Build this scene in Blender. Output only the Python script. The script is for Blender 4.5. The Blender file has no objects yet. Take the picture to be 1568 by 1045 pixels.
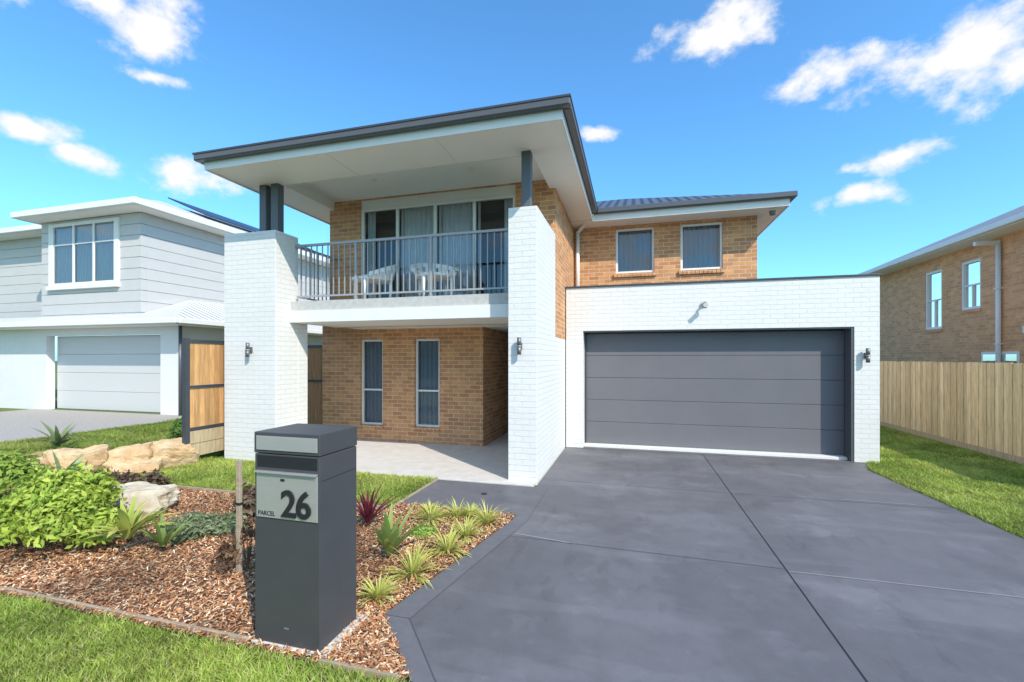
import bpy, math, random
import numpy as np
from mathutils import Vector, noise as mn
random.seed(7); rng=np.random.default_rng(7)
S=bpy.context.scene
S.view_settings.view_transform='Standard'; S.view_settings.look='None'; S.view_settings.exposure=0
col=S.collection
# ---------------------------------------------------------------- materials
class NT:
    def __init__(s,mat):
        s.m=mat; mat.use_nodes=True; s.t=mat.node_tree; s.t.nodes.clear()
    def n(s,typ,**k):
        nd=s.t.nodes.new(typ)
        for a,b in k.items(): setattr(nd,a,b)
        return nd
    def l(s,a,b): s.t.links.new(a,b)
def setin(nd,d):
    for k,v in d.items(): nd.inputs[k].default_value=v
def c4(c): return (c[0],c[1],c[2],1)
def pm(name,c,rough=.6,metal=0,nz=None,bump=None,attr=False,spec=.5,stretch=None,c2=None):
    m=bpy.data.materials.new(name); N=NT(m)
    o=N.n('ShaderNodeOutputMaterial'); p=N.n('ShaderNodeBsdfPrincipled'); N.l(p.outputs[0],o.inputs[0])
    setin(p,{'Base Color':c4(c),'Roughness':rough,'Metallic':metal,'Specular IOR Level':spec})
    tc=N.n('ShaderNodeTexCoord'); src=tc.outputs['Object']
    if stretch:
        mp=N.n('ShaderNodeMapping'); mp.inputs['Scale'].default_value=stretch; N.l(src,mp.inputs[0]); src=mp.outputs[0]
    base=None
    if attr:
        at=N.n('ShaderNodeAttribute'); at.attribute_name='Col'; base=at.outputs['Color']
    if nz:
        t=N.n('ShaderNodeTexNoise'); setin(t,{'Scale':nz[0],'Detail':8,'Roughness':.65}); N.l(src,t.inputs['Vector'])
        r=N.n('ShaderNodeMapRange'); setin(r,{'From Min':.3,'From Max':.7,'To Min':1-nz[1],'To Max':1+nz[1]}); N.l(t.outputs['Fac'],r.inputs['Value'])
        if c2 is not None:
            mx=N.n('ShaderNodeMix',data_type='RGBA'); r.inputs['To Min'].default_value=0; r.inputs['To Max'].default_value=1
            mx.inputs[6].default_value=c4(c); mx.inputs[7].default_value=c4(c2); N.l(r.outputs[0],mx.inputs[0]); N.l(mx.outputs[2],p.inputs['Base Color'])
        else:
            mx=N.n('ShaderNodeVectorMath',operation='SCALE')
            if base: N.l(base,mx.inputs[0])
            else: mx.inputs[0].default_value=c
            N.l(r.outputs[0],mx.inputs['Scale']); N.l(mx.outputs[0],p.inputs['Base Color'])
    elif base: N.l(base,p.inputs['Base Color'])
    if bump:
        t=N.n('ShaderNodeTexNoise'); setin(t,{'Scale':bump[0],'Detail':6}); N.l(src,t.inputs['Vector'])
        b=N.n('ShaderNodeBump'); setin(b,{'Strength':bump[1],'Distance':bump[2] if len(bump)>2 else .01}); N.l(t.outputs['Fac'],b.inputs['Height']); N.l(b.outputs[0],p.inputs['Normal'])
    return m
def brickmat(name,c1,c2,cm,mort=.006,bumpd=.006,paint=False,bw=.24,rh=.086,dirt=.15):
    m=bpy.data.materials.new(name); N=NT(m)
    o=N.n('ShaderNodeOutputMaterial'); p=N.n('ShaderNodeBsdfPrincipled'); N.l(p.outputs[0],o.inputs[0])
    p.inputs['Roughness'].default_value=.8 if not paint else .65
    tc=N.n('ShaderNodeTexCoord'); sp=N.n('ShaderNodeSeparateXYZ'); N.l(tc.outputs['Object'],sp.inputs[0])
    ad=N.n('ShaderNodeMath',operation='ADD'); N.l(sp.outputs[0],ad.inputs[0]); N.l(sp.outputs[1],ad.inputs[1])
    cb=N.n('ShaderNodeCombineXYZ'); N.l(ad.outputs[0],cb.inputs[0]); N.l(sp.outputs[2],cb.inputs[1])
    br=N.n('ShaderNodeTexBrick'); N.l(cb.outputs[0],br.inputs['Vector'])
    setin(br,{'Color1':c4(c1),'Color2':c4(c2),'Mortar':c4(cm),'Scale':1,'Mortar Size':mort,'Mortar Smooth':.3,'Bias':0,'Brick Width':bw,'Row Height':rh})
    t=N.n('ShaderNodeTexNoise'); setin(t,{'Scale':6 if not paint else 1.2,'Detail':8,'Roughness':.7}); N.l(tc.outputs['Object'],t.inputs['Vector'])
    r=N.n('ShaderNodeMapRange'); setin(r,{'From Min':.3,'From Max':.7,'To Min':1-dirt,'To Max':1+dirt}); N.l(t.outputs['Fac'],r.inputs['Value'])
    v=N.n('ShaderNodeVectorMath',operation='SCALE'); N.l(br.outputs['Color'],v.inputs[0]); N.l(r.outputs[0],v.inputs['Scale']); N.l(v.outputs[0],p.inputs['Base Color'])
    t2=N.n('ShaderNodeTexNoise'); setin(t2,{'Scale':60 if not paint else 22,'Detail':4}); N.l(tc.outputs['Object'],t2.inputs['Vector'])
    iv=N.n('ShaderNodeMath',operation='MULTIPLY_ADD'); iv.inputs[1].default_value=-1; iv.inputs[2].default_value=1; N.l(br.outputs['Fac'],iv.inputs[0])
    a2=N.n('ShaderNodeMath',operation='MULTIPLY_ADD'); a2.inputs[1].default_value=.35 if not paint else 1.1; N.l(t2.outputs['Fac'],a2.inputs[0]); N.l(iv.outputs[0],a2.inputs[2])
    b=N.n('ShaderNodeBump'); setin(b,{'Strength':.8,'Distance':bumpd}); N.l(a2.outputs[0],b.inputs['Height']); N.l(b.outputs[0],p.inputs['Normal'])
    return m
def ribmat(name,c,axis,pitch=.2,rough=.4,d=.03):
    m=bpy.data.materials.new(name); N=NT(m)
    o=N.n('ShaderNodeOutputMaterial'); p=N.n('ShaderNodeBsdfPrincipled'); N.l(p.outputs[0],o.inputs[0])
    setin(p,{'Base Color':c4(c),'Roughness':rough})
    tc=N.n('ShaderNodeTexCoord'); sp=N.n('ShaderNodeSeparateXYZ'); N.l(tc.outputs['Object'],sp.inputs[0])
    mu=N.n('ShaderNodeMath',operation='MULTIPLY'); mu.inputs[1].default_value=2*math.pi/pitch; N.l(sp.outputs[axis],mu.inputs[0])
    sn=N.n('ShaderNodeMath',operation='SINE'); N.l(mu.outputs[0],sn.inputs[0])
    b=N.n('ShaderNodeBump'); setin(b,{'Strength':1,'Distance':d}); N.l(sn.outputs[0],b.inputs['Height']); N.l(b.outputs[0],p.inputs['Normal'])
    return m
def leafmat(name,trans=.35,rough=.5):
    m=bpy.data.materials.new(name); N=NT(m)
    o=N.n('ShaderNodeOutputMaterial'); p=N.n('ShaderNodeBsdfPrincipled'); tr=N.n('ShaderNodeBsdfTranslucent'); mx=N.n('ShaderNodeMixShader')
    at=N.n('ShaderNodeAttribute'); at.attribute_name='Col'
    N.l(at.outputs['Color'],p.inputs['Base Color']); N.l(at.outputs['Color'],tr.inputs['Color']); setin(p,{'Roughness':rough,'Specular IOR Level':.3})
    mx.inputs[0].default_value=trans; N.l(p.outputs[0],mx.inputs[1]); N.l(tr.outputs[0],mx.inputs[2]); N.l(mx.outputs[0],o.inputs[0])
    return m
def glassmat(name,tint=.7,base=.06):
    m=bpy.data.materials.new(name); N=NT(m)
    o=N.n('ShaderNodeOutputMaterial'); tr=N.n('ShaderNodeBsdfTransparent'); g=N.n('ShaderNodeBsdfGlossy'); mx=N.n('ShaderNodeMixShader')
    tr.inputs[0].default_value=(tint*.92,tint*.97,tint,1); g.inputs['Roughness'].default_value=.01
    f=N.n('ShaderNodeFresnel'); f.inputs[0].default_value=1.5; a=N.n('ShaderNodeMath',operation='ADD',use_clamp=True); a.inputs[1].default_value=base
    N.l(f.outputs[0],a.inputs[0]); N.l(a.outputs[0],mx.inputs[0]); N.l(tr.outputs[0],mx.inputs[1]); N.l(g.outputs[0],mx.inputs[2]); N.l(mx.outputs[0],o.inputs[0])
    return m
M={}
M['brick']=brickmat('brick_tan',(.64,.31,.13),(.43,.185,.078),(.66,.53,.38),mort=.007)
M['brickR']=brickmat('brick_orange',(.76,.38,.17),(.58,.27,.12),(.64,.49,.34),mort=.007)
M['wbrick']=brickmat('painted_brick_white',(.715,.70,.675),(.695,.68,.655),(.655,.64,.62),mort=.006,bumpd=.0038,paint=True,dirt=.03)
M['render']=pm('render_white',(.71,.70,.68),.8,bump=(80,.3,.003),nz=(2,.03))
M['white']=pm('white_trim',(.76,.75,.72),.5,nz=(3,.02))
M['soffit']=pm('soffit_white',(.86,.835,.79),.7,nz=(2,.02))
M['slabgrey']=pm('slab_grey',(.50,.48,.46),.8,nz=(12,.14))
M['dark']=pm('monument_steel',(.045,.05,.06),.4,nz=(4,.06))
M['gutter']=pm('gutter_dark',(.085,.09,.10),.35)
M['post']=pm('post_grey',(.10,.115,.135),.45)
M['rail']=pm('balustrade_grey',(.36,.36,.37),.4,metal=.2)
M['roofX']=ribmat('roof_dark_x',(.07,.08,.105),0,rough=.5)
M['roofY']=ribmat('roof_dark_y',(.07,.08,.105),1,rough=.5)
M['wroofX']=ribmat('roof_white_x',(.62,.62,.61),0)
M['wroofY']=ribmat('roof_white_y',(.62,.62,.61),1)
M['groofX']=ribmat('roof_grey_x',(.30,.30,.31),0)
M['groofY']=ribmat('roof_grey_y',(.30,.30,.31),1)
M['gdoor']=pm('garage_door_grey',(.155,.152,.165),.55,nz=(1.2,.05),bump=(150,.15,.002),spec=.25)
M['wdoor']=pm('garage_door_white',(.57,.565,.555),.5,bump=(120,.1,.002))
M['clad']=pm('cladding_grey',(.53,.515,.495),.6,nz=(3,.03))
M['glass']=glassmat('window_glass',.82,.05); M['glassd']=glassmat('window_glass_dark',.45,.12)
M['curt']=pm('curtain_sheer',(.88,.87,.86),.9); M['curtd']=pm('curtain_grey',(.42,.44,.48),.9)
M['int']=pm('interior_dark',(.05,.055,.06),.9)
M['conc']=pm('porch_concrete',(.58,.54,.50),.8,nz=(5,.1),bump=(90,.3,.003))
M['nconc']=pm('neighbour_concrete',(.38,.345,.31),.85,nz=(45,.4))
M['timber']=pm('paling_timber',(.5,.33,.17),.8,attr=True,nz=(5,.28),stretch=(6,6,.6),bump=(30,.4,.004))
M['edging']=pm('edging_timber',(.36,.28,.20),.85,nz=(8,.25),stretch=(.5,6,6))
M['stone']=pm('sandstone',(.68,.53,.33),.9,nz=(2.6,.3),c2=(.44,.26,.12),bump=(7,1,.06))
M['stone2']=pm('sandstone_pale',(.58,.53,.44),.9,nz=(5,.3),c2=(.40,.31,.20),bump=(12,.7,.03))
M['soil']=pm('mulch_soil',(.22,.12,.065),.95,nz=(14,.4),c2=(.10,.05,.028),bump=(40,1,.03))
M['chip']=pm('mulch_chips',(.3,.2,.1),.9,attr=True)
M['leaf']=leafmat('leaf'); M['grass']=leafmat('grass_blade',.4,.55)
M['lawnb']=pm('lawn_base',(.16,.21,.045),.95,nz=(9,.3),c2=(.09,.13,.03),bump=(60,1,.02))
M['ground']=pm('ground_grass',(.11,.16,.05),.95,nz=(.6,.3),c2=(.07,.11,.035))
M['asph']=pm('asphalt',(.06,.06,.062),.9,nz=(50,.2))
M['silver']=pm('brushed_steel',(.54,.51,.48),.42,metal=.6,nz=(30,.08),stretch=(.3,1,8))
M['black']=pm('black_digits',(.015,.015,.017),.5)
M['mbox']=pm('mailbox_charcoal',(.056,.056,.060),.45,nz=(5,.08),bump=(200,.08,.001))
M['plastic']=pm('chair_white',(.88,.88,.86),.45)
M['lamp']=pm('fixture_grey',(.18,.18,.19),.4,metal=.5)
M['solar']=pm('solar_panel',(.02,.025,.05),.35)
M['bark']=pm('bark',(.16,.10,.06),.9,nz=(20,.3))
def drivemat():
    m=bpy.data.materials.new('driveway_concrete'); N=NT(m)
    o=N.n('ShaderNodeOutputMaterial'); p=N.n('ShaderNodeBsdfPrincipled'); N.l(p.outputs[0],o.inputs[0]); p.inputs['Roughness'].default_value=.62; p.inputs['Specular IOR Level'].default_value=.35
    tc=N.n('ShaderNodeTexCoord')
    def nz(sc,det,rg,st=(1,1,1),loc=(0,0,0)):
        mp=N.n('ShaderNodeMapping'); mp.inputs['Scale'].default_value=st; mp.inputs['Location'].default_value=loc; N.l(tc.outputs['Object'],mp.inputs[0])
        t=N.n('ShaderNodeTexNoise'); setin(t,{'Scale':sc,'Detail':det,'Roughness':rg}); N.l(mp.outputs[0],t.inputs[0]); return t.outputs['Fac']
    def mr(x,a,b,c,d):
        r=N.n('ShaderNodeMapRange'); r.interpolation_type='SMOOTHSTEP'; setin(r,{'From Min':a,'From Max':b,'To Min':c,'To Max':d}); N.l(x,r.inputs[0]); return r.outputs[0]
    def mul(a,b):
        q=N.n('ShaderNodeMath',operation='MULTIPLY'); N.l(a,q.inputs[0]); N.l(b,q.inputs[1]); return q.outputs[0]
    a=mr(nz(.55,5,.55),.46,.53,.92,1.07); b=mr(nz(4,8,.7),.3,.7,.93,1.07); c=mr(nz(.9,6,.6,(.35,1.6,1)),.52,.57,1,1.12); e=mr(nz(260,2,.5),.3,.7,.86,1.14)
    f=mr(nz(34,3,.6),.67,.76,1,1.3); g=mr(nz(1.3,7,.62,(1,1,1),(9,4,0)),.56,.60,1,1.12); h=mr(nz(2.2,7,.6,(1.4,.5,1),(3,14,0)),.60,.63,1,.89)
    k=mul(mul(mul(a,b),mul(c,e)),mul(mul(f,g),h))
    v=N.n('ShaderNodeVectorMath',operation='SCALE'); v.inputs[0].default_value=(.132,.127,.137); N.l(k,v.inputs['Scale']); N.l(v.outputs[0],p.inputs['Base Color'])
    bp=N.n('ShaderNodeBump'); setin(bp,{'Strength':.4,'Distance':.003}); N.l(nz(180,3,.6),bp.inputs['Height']); N.l(bp.outputs[0],p.inputs['Normal'])
    return m
M['drive']=drivemat()
M['joint']=pm('joint_light',(.30,.30,.31),.8); M['thr']=pm('threshold_white',(.68,.67,.65),.7,nz=(20,.06))
M['cut']=pm('saw_cut',(.025,.026,.03),.9); M['cut2']=pm('tooled_joint',(.09,.09,.10),.9)
M['border']=pm('driveway_border',(.140,.136,.148),.65,nz=(12,.1),spec=.35)
# ---------------------------------------------------------------- mesh helpers
def link(o,parent=None):
    col.objects.link(o)
    if parent: o.parent=parent
    return o
def root(name):
    e=bpy.data.objects.new(name,None); e.empty_display_size=.2; return link(e)
def poly(name,verts,faces,mat,parent=None,mats=None,midx=None):
    me=bpy.data.meshes.new(name); me.from_pydata([tuple(v) for v in verts],[],faces)
    for q in (mats or [mat]): me.materials.append(q)
    if midx:
        for f,i in zip(me.polygons,midx): f.material_index=i
    me.update(); return link(bpy.data.objects.new(name,me),parent)
BF=[(0,3,2,1),(4,5,6,7),(0,1,5,4),(1,2,6,5),(2,3,7,6),(3,0,4,7)]
def bv(x0,x1,y0,y1,z0,z1): return [(x0,y0,z0),(x1,y0,z0),(x1,y1,z0),(x0,y1,z0),(x0,y0,z1),(x1,y0,z1),(x1,y1,z1),(x0,y1,z1)]
def box(name,p,x0,x1,y0,y1,z0,z1,mat,bev=0):
    o=poly(name,bv(x0,x1,y0,y1,z0,z1),BF,mat,p)
    if bev:
        b=o.modifiers.new('b','BEVEL'); b.width=bev; b.segments=2
    return o
def boxes(name,p,lst,mat,cols=None,bev=0):
    V=[];F=[];C=[]
    for i,b in enumerate(lst):
        k=len(V); V+=bv(*b); F+=[tuple(k+j for j in f) for f in BF]
        if cols: C+=[cols[i]]*8
    o=poly(name,V,F,mat,p)
    if cols:
        a=o.data.color_attributes.new('Col','FLOAT_COLOR','POINT'); a.data.foreach_set('color',np.array([c4(c) for c in C],dtype=np.float32).ravel())
    if bev:
        b=o.modifiers.new('b','BEVEL'); b.width=bev; b.segments=1
    return o
def cyl(name,p,c,r,h,mat,axis='Z',n=20,r2=None):
    V=[];F=[]; r2=r if r2 is None else r2
    for k,(rr,t) in enumerate(((r,0),(r2,h))):
        for i in range(n):
            a=2*math.pi*i/n; x,y,z=rr*math.cos(a),rr*math.sin(a),t
            if axis=='Y': x,y,z=x,z,y
            if axis=='X': x,y,z=z,x,y
            V.append((c[0]+x,c[1]+y,c[2]+z))
    F=[(i,(i+1)%n,n+(i+1)%n,n+i) for i in range(n)]+[tuple(range(n-1,-1,-1)),tuple(range(n,2*n))]
    o=poly(name,V,F,mat,p)
    for f in o.data.polygons: f.use_smooth=len(f.vertices)==4
    return o
def sheet(name,pts,z,mat,p=None):
    return poly(name,[(x,y,z) for x,y in pts],[tuple(range(len(pts)))],mat,p)
def slab(name,pts,z0,z1,mat,p=None):
    n=len(pts); V=[(x,y,z0) for x,y in pts]+[(x,y,z1) for x,y in pts]
    F=[tuple(range(n-1,-1,-1)),tuple(range(n,2*n))]+[(i,(i+1)%n,n+(i+1)%n,n+i) for i in range(n)]
    return poly(name,V,F,mat,p)
def colored(name,V,F,C,mat,p=None,smooth=False):
    V=np.asarray(V,dtype=np.float32); F=np.asarray(F,dtype=np.int32); k=F.shape[1]
    me=bpy.data.meshes.new(name); me.vertices.add(len(V)); me.vertices.foreach_set('co',V.ravel())
    me.loops.add(F.size); me.loops.foreach_set('vertex_index',F.ravel())
    me.polygons.add(len(F)); me.polygons.foreach_set('loop_start',np.arange(0,F.size,k,dtype=np.int32))
    try: me.polygons.foreach_set('loop_total',np.full(len(F),k,dtype=np.int32))
    except Exception: pass
    me.update(calc_edges=True); me.validate()
    C=np.asarray(C,dtype=np.float32)
    a=me.color_attributes.new('Col','FLOAT_COLOR','POINT'); a.data.foreach_set('color',np.c_[C,np.ones(len(C))].astype(np.float32).ravel())
    me.materials.append(mat); return link(bpy.data.objects.new(name,me),p)
def wall_x(name,p,x0,x1,z0,z1,y0,y1,ops,mat):
    L=[];x=x0
    for (a,b,c,d) in sorted(ops):
        if a>x: L.append((x,a,y0,y1,z0,z1))
        if c>z0: L.append((a,b,y0,y1,z0,c))
        if d<z1: L.append((a,b,y0,y1,d,z1))
        x=b
    if x<x1: L.append((x,x1,y0,y1,z0,z1))
    return boxes(name,p,L,mat)
def wall_y(name,p,y0,y1,z0,z1,x0,x1,ops,mat):
    L=[];y=y0
    for (a,b,c,d) in sorted(ops):
        if a>y: L.append((x0,x1,y,a,z0,z1))
        if c>z0: L.append((x0,x1,a,b,z0,c))
        if d<z1: L.append((x0,x1,a,b,d,z1))
        y=b
    if y<y1: L.append((x0,x1,y,y1,z0,z1))
    return boxes(name,p,L,mat)
def curtain(name,p,x0,x1,y,z0,z1,mat,amp=.03,per=.11):
    n=max(8,int((x1-x0)/per*10)); V=[];F=[]
    for i in range(n+1):
        x=x0+(x1-x0)*i/n; yy=y+amp*math.sin(2*math.pi*(x-x0)/per+.6*math.sin(x*9))
        V+=[(x,yy,z0),(x,yy+.004,z1)]
        if i<n: F.append((2*i,2*i+2,2*i+3,2*i+1))
    o=poly(name,V,F,mat,p)
    for f in o.data.polygons: f.use_smooth=True
def win(p,x0,x1,z0,z1,y,fw=.045,mull=(),trans=(),curt=None,glass='glass',frame='white',cr=None,cy=.16):
    L=[(x0,x1,y+.02,y+.10,z1-fw,z1),(x0,x1,y+.02,y+.10,z0,z0+fw),(x0,x0+fw,y+.02,y+.10,z0+fw,z1-fw),(x1-fw,x1,y+.02,y+.10,z0+fw,z1-fw)]
    for m_ in mull: L.append((m_-.03,m_+.03,y+.03,y+.09,z0+fw,z1-fw))
    xs=[x0+fw]+sorted(mull)+[x1-fw]
    for t_ in trans:
        for i in range(len(xs)-1):
            L.append((xs[i]+(.03 if i else 0),xs[i+1]-(.03 if i<len(xs)-2 else 0),y+.035,y+.085,t_-.02,t_+.02))
    boxes('window_frame',p,L,M[frame],bev=.004)
    poly('window_glass',[(x0+.02,y+.06,z0+.02),(x1-.02,y+.06,z0+.02),(x1-.02,y+.06,z1-.02),(x0+.02,y+.06,z1-.02)],[(0,1,2,3)],M[glass],p)
    for (a,b) in (cr or [(x0,x1)]):
        if curt: curtain('curtain',p,a,b,y+cy,z0+.01,z1-.01,M[curt])
    box('window_interior',p,x0-.05,x1+.05,y+.5,y+.52,z0-.05,z1+.05,M['int'])
def hip(name,p,x0,x1,y0,y1,z,k,mx,my):
    w,d=x1-x0,y1-y0
    if w<=d:
        h=w/2; r1=((x0+x1)/2,y0+h,z+k*h); r2=((x0+x1)/2,y1-h,z+k*h)
        V=[(x0,y0,z),(x1,y0,z),(x1,y1,z),(x0,y1,z),r1,r2]; F=[(0,1,4),(1,2,5,4),(2,3,5),(3,0,4,5)]; I=[0,1,0,1]
    else:
        h=d/2; r1=(x0+h,(y0+y1)/2,z+k*h); r2=(x1-h,(y0+y1)/2,z+k*h)
        V=[(x0,y0,z),(x1,y0,z),(x1,y1,z),(x0,y1,z),r1,r2]; F=[(0,1,5,4),(1,2,5),(2,3,4,5),(3,0,4)]; I=[0,1,0,1]
    return poly(name,V,F,None,p,[mx,my],I)
# ================================================================ MAIN HOUSE
H=root('brick_house')
Wb=M['wbrick']
lw=[(-5.9,-5.34,.37,2.27),(-4.56,-3.98,.37,2.27)]
wall_x('lower_front_wall',H,-6.9,-3.0,0,2.6,8.7,8.95,lw,M['brick'])
for a,b,c,d in lw:
    win(H,a,b,c,d,8.73,trans=((1.15,) ),curt='curtd',glass='glass',cy=.13)
    boxes('brick_sill',H,[(a-.03+i*.0885,a-.03+i*.0885+.08,8.66,8.84,c-.075,c-.004) for i in range(7)],M['brick'])
box('entry_side_wall',H,-3.25,-3.0,8.95,11.6,0,2.6,M['brick'])
box('entry_back_wall',H,-3.0,-1.62,11.5,11.7,0,2.6,M['brick'])
box('front_door',H,-2.8,-1.9,11.44,11.49,.06,2.15,M['dark'],.01)
box('lower_left_wall',H,-6.9,-6.65,8.95,17,0,2.6,M['brick'])
box('lower_left_cap',H,-6.92,-6.17,8.25,17,2.602,2.66,M['dark'])
wall_x('upper_front_wall',H,-6.16,-1.37,2.5,5.12,8.0,8.22,[(-5.42,-2.12,2.92,5.10)],M['brick'])
box('upper_right_wall',H,-1.59,-1.37,8.22,10.62,2.24,4.945,M['brick'])
box('upper_left_wall',H,-6.16,-5.94,8.22,17,2.6,4.945,M['brick'])
box('upper_front_return',H,-1.59,-1.372,8.0,8.22,2.24,2.5,M['brick'])
box('under_floor_soffit',H,-5.94,-1.81,8.22,8.7,2.5,2.56,M['soffit'])
box('entry_ceiling',H,-3.0,-1.6,8.7,11.7,2.5,2.56,M['soffit'])
box('door_head_panel',H,-5.42,-2.12,8.03,8.15,4.93,5.10,M['white'])
win(H,-5.42,-2.12,2.92,4.925,8.0,fw=.06,mull=(-4.6,-3.77,-2.95),curt='curt',glass='glass',cr=[(-4.56,-3.80),(-3.72,-2.99),(-5.36,-5.15),(-2.38,-2.18)],cy=.15)
boxes('door_sash',H,[(x-.022,x+.022,8.10,8.13,2.98,4.86) for x in (-4.52,-3.69,-2.87)],M['white'])
boxes('column_left',H,[(-7.17,-6.04,6.4,6.95,-.1,4.10),(-7.168,-6.042,6.95,7.2,-.1,2.87)],Wb,bev=.006)
box('column_right',H,-1.81,-1.37,6.4,8.0,-.1,4.10,Wb,.006)
box('entry_white_wall',H,-1.81,-1.372,8.0,11.7,-.1,2.24,Wb)
box('entry_white_wall_top',H,-1.81,-1.6,8.0,11.7,2.24,2.5,Wb)
boxes('roof_post',H,[(-6.47,-6.33,6.48,6.62,4.1,4.96),(-6.22,-6.07,6.48,6.63,4.1,4.96),(-1.62,-1.48,6.45,6.59,4.1,4.96)],M['post'],bev=.005)
boxes('post_base_plate',H,[(-6.50,-6.30,6.45,6.65,4.1,4.112),(-1.65,-1.45,6.42,6.62,4.1,4.112)],M['post'])
box('balcony_slab',H,-6.04,-1.81,6.78,8.0,2.66,2.88,M['slabgrey'])
box('balcony_fascia_upper',H,-6.04,-1.81,6.755,6.78,2.715,2.885,M['slabgrey'])
box('balcony_fascia',H,-6.04,-1.81,6.73,6.78,2.50,2.71,M['white'],.004)
box('balcony_soffit',H,-6.04,-1.81,6.78,8.0,2.50,2.655,M['soffit'])
L=[(-6.02,-1.82,6.85,6.90,3.90,3.94),(-6.0,-1.82,6.86,6.89,2.97,3.0)]
x=-5.92
while x<-1.86: L.append((x-.008,x+.008,6.866,6.884,3.0,3.90)); x+=.117
for x in (-4.75,-3.3): L.append((x-.02,x+.02,6.855,6.895,2.88,3.9))
L+=[(-6.02,-5.98,6.9,8.0,3.90,3.94),(-6.01,-5.985,6.9,8.0,2.97,3.0)]
y=6.98
while y<7.98: L.append((-6.009,-5.991,y-.008,y+.008,3.0,3.90)); y+=.117
boxes('balustrade',H,L,M['rail'])
SZ=4.95
boxes('soffit',H,[(-6.75,-.9,5.7,6.6,SZ,5.0),(-6.75,-6.05,6.6,17,SZ,5.0),(-1.48,-.9,6.6,10.05,SZ,5.0)],M['soffit'])
boxes('verandah_beam',H,[(-6.12,-6.05,6.6,8.0,5.0,5.14),(-1.48,-1.40,6.6,8.0,5.0,5.14),(-6.05,-1.48,6.55,6.6,5.0,5.14)],M['soffit'])
box('verandah_ceiling',H,-6.05,-1.48,6.601,7.999,5.12,5.14,M['soffit'])
boxes('soffit_joint_strip',H,[(-6.05,-1.48,6.585,6.6,SZ-.006,SZ),(-4.5,-4.488,5.7,6.585,SZ-.004,SZ),(-2.7,-2.688,5.7,6.585,SZ-.004,SZ)],M['white'])
for x in (-4.6,-2.7): cyl('downlight',H,(x,7.2,5.108),.05,.013,M['white'])
boxes('fascia',H,[(-6.77,-.88,5.68,5.70,4.93,5.06),(-.90,-.88,5.70,10.05,4.93,5.06),(-6.77,-6.75,5.7,17,4.93,5.06)],M['white'])
boxes('gutter',H,[(-6.88,-.77,5.57,5.68,5.05,5.165),(-.88,-.77,5.68,9.95,5.05,5.165),(-6.88,-6.77,5.68,17,5.05,5.165)],M['gutter'],bev=.015)
boxes('gutter_lip',H,[(-6.885,-.765,5.56,5.575,5.145,5.172),(-.775,-.76,5.575,9.95,5.145,5.172)],M['dark'])
hip('main_roof',H,-6.82,-.83,5.62,17.0,5.15,.4,M['roofX'],M['roofY'])
rw=[(-.40,.46,3.82,4.86),(1.02,1.89,3.82,4.86)]
wall_x('rear_wing_front_wall',H,-1.59,2.57,3.0,4.93,10.62,10.85,rw,M['brick'])
box('rear_wing_side',H,2.35,2.57,10.85,16.5,3.0,4.93,M['brick'])
for a,b,c,d in rw:
    win(H,a,b,c,d,10.64,fw=.05,curt='curtd',glass='glass')
    boxes('brick_sill',H,[(a-.04+i*.0865,a-.04+i*.0865+.078,10.57,10.75,c-.09,c-.004) for i in range(11)],M['brick'])
boxes('rear_soffit',H,[(-1.37,3.0,10.06,10.62,4.93,4.98),(2.57,3.0,10.62,16.5,4.93,4.98)],M['soffit'])
boxes('rear_fascia',H,[(-.88,3.02,10.04,10.06,4.91,5.06),(3.0,3.02,10.06,16.5,4.91,5.06)],M['white'])
boxes('rear_gutter',H,[(-.77,3.13,9.93,10.04,5.05,5.165),(3.02,3.13,10.04,16.5,5.05,5.165)],M['gutter'],bev=.015)
hip('rear_roof',H,-4.2,3.08,9.98,16.6,5.15,.4,M['roofX'],M['roofY'])
cyl('downpipe',H,(-1.27,10.52,3.1),.045,1.75,M['white'])
poly('downpipe_elbow',[(-1.31,10.48,4.80),(-1.23,10.48,4.80),(-1.23,10.56,4.80),(-1.31,10.56,4.80),(-.93,9.98,5.02),(-.85,9.98,5.02),(-.85,10.05,5.02),(-.93,10.05,5.02)],BF,M['white'],H)
box('camera_mount',H,2.72,2.80,10.2,10.28,4.88,4.93,M['white']); cyl('dome_camera',H,(2.76,10.24,4.80),.05,.08,M['lamp'],r2=.06)
wall_x('garage_front_wall',H,-1.35,4.16,-.1,3.30,9.2,9.5,[(-1.0,3.78,-.1,2.41)],Wb)
box('garage_capping',H,-1.37,4.185,9.175,9.53,3.30,3.335,M['dark'],.004)
box('garage_roof',H,-1.35,4.14,9.5,16.5,3.0,3.1,M['gutter'])
box('garage_right_wall',H,3.92,4.158,9.5,16.5,-.1,3.3,Wb)
ops=[]; z=.055
hh=(2.37-.055)/5
for i in range(5):
    ops.append((-.97,3.75,9.515,9.55,z+.0025,z+hh-.0025)); z+=hh
boxes('garage_door',H,ops,M['gdoor'],bev=.005)
box('garage_door_backing',H,-1.02,3.8,9.552,9.58,0,2.42,M['dark'])
boxes('garage_door_jamb',H,[(-1.0,-.965,9.47,9.55,0,2.41),(3.745,3.78,9.47,9.55,0,2.41),(-.965,3.745,9.47,9.55,2.375,2.41)],M['dark'])
boxes('opening_shade_strip',H,[(3.735,3.779,9.21,9.46,0,2.409),(-.99,3.735,9.215,9.46,2.385,2.409)],M['gutter'])  # dark strips added on head and right reveal to sharpen the shadow there
box('garage_threshold',H,-1.0,3.73,9.33,9.51,.0,.06,M['thr'],.006)
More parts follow.
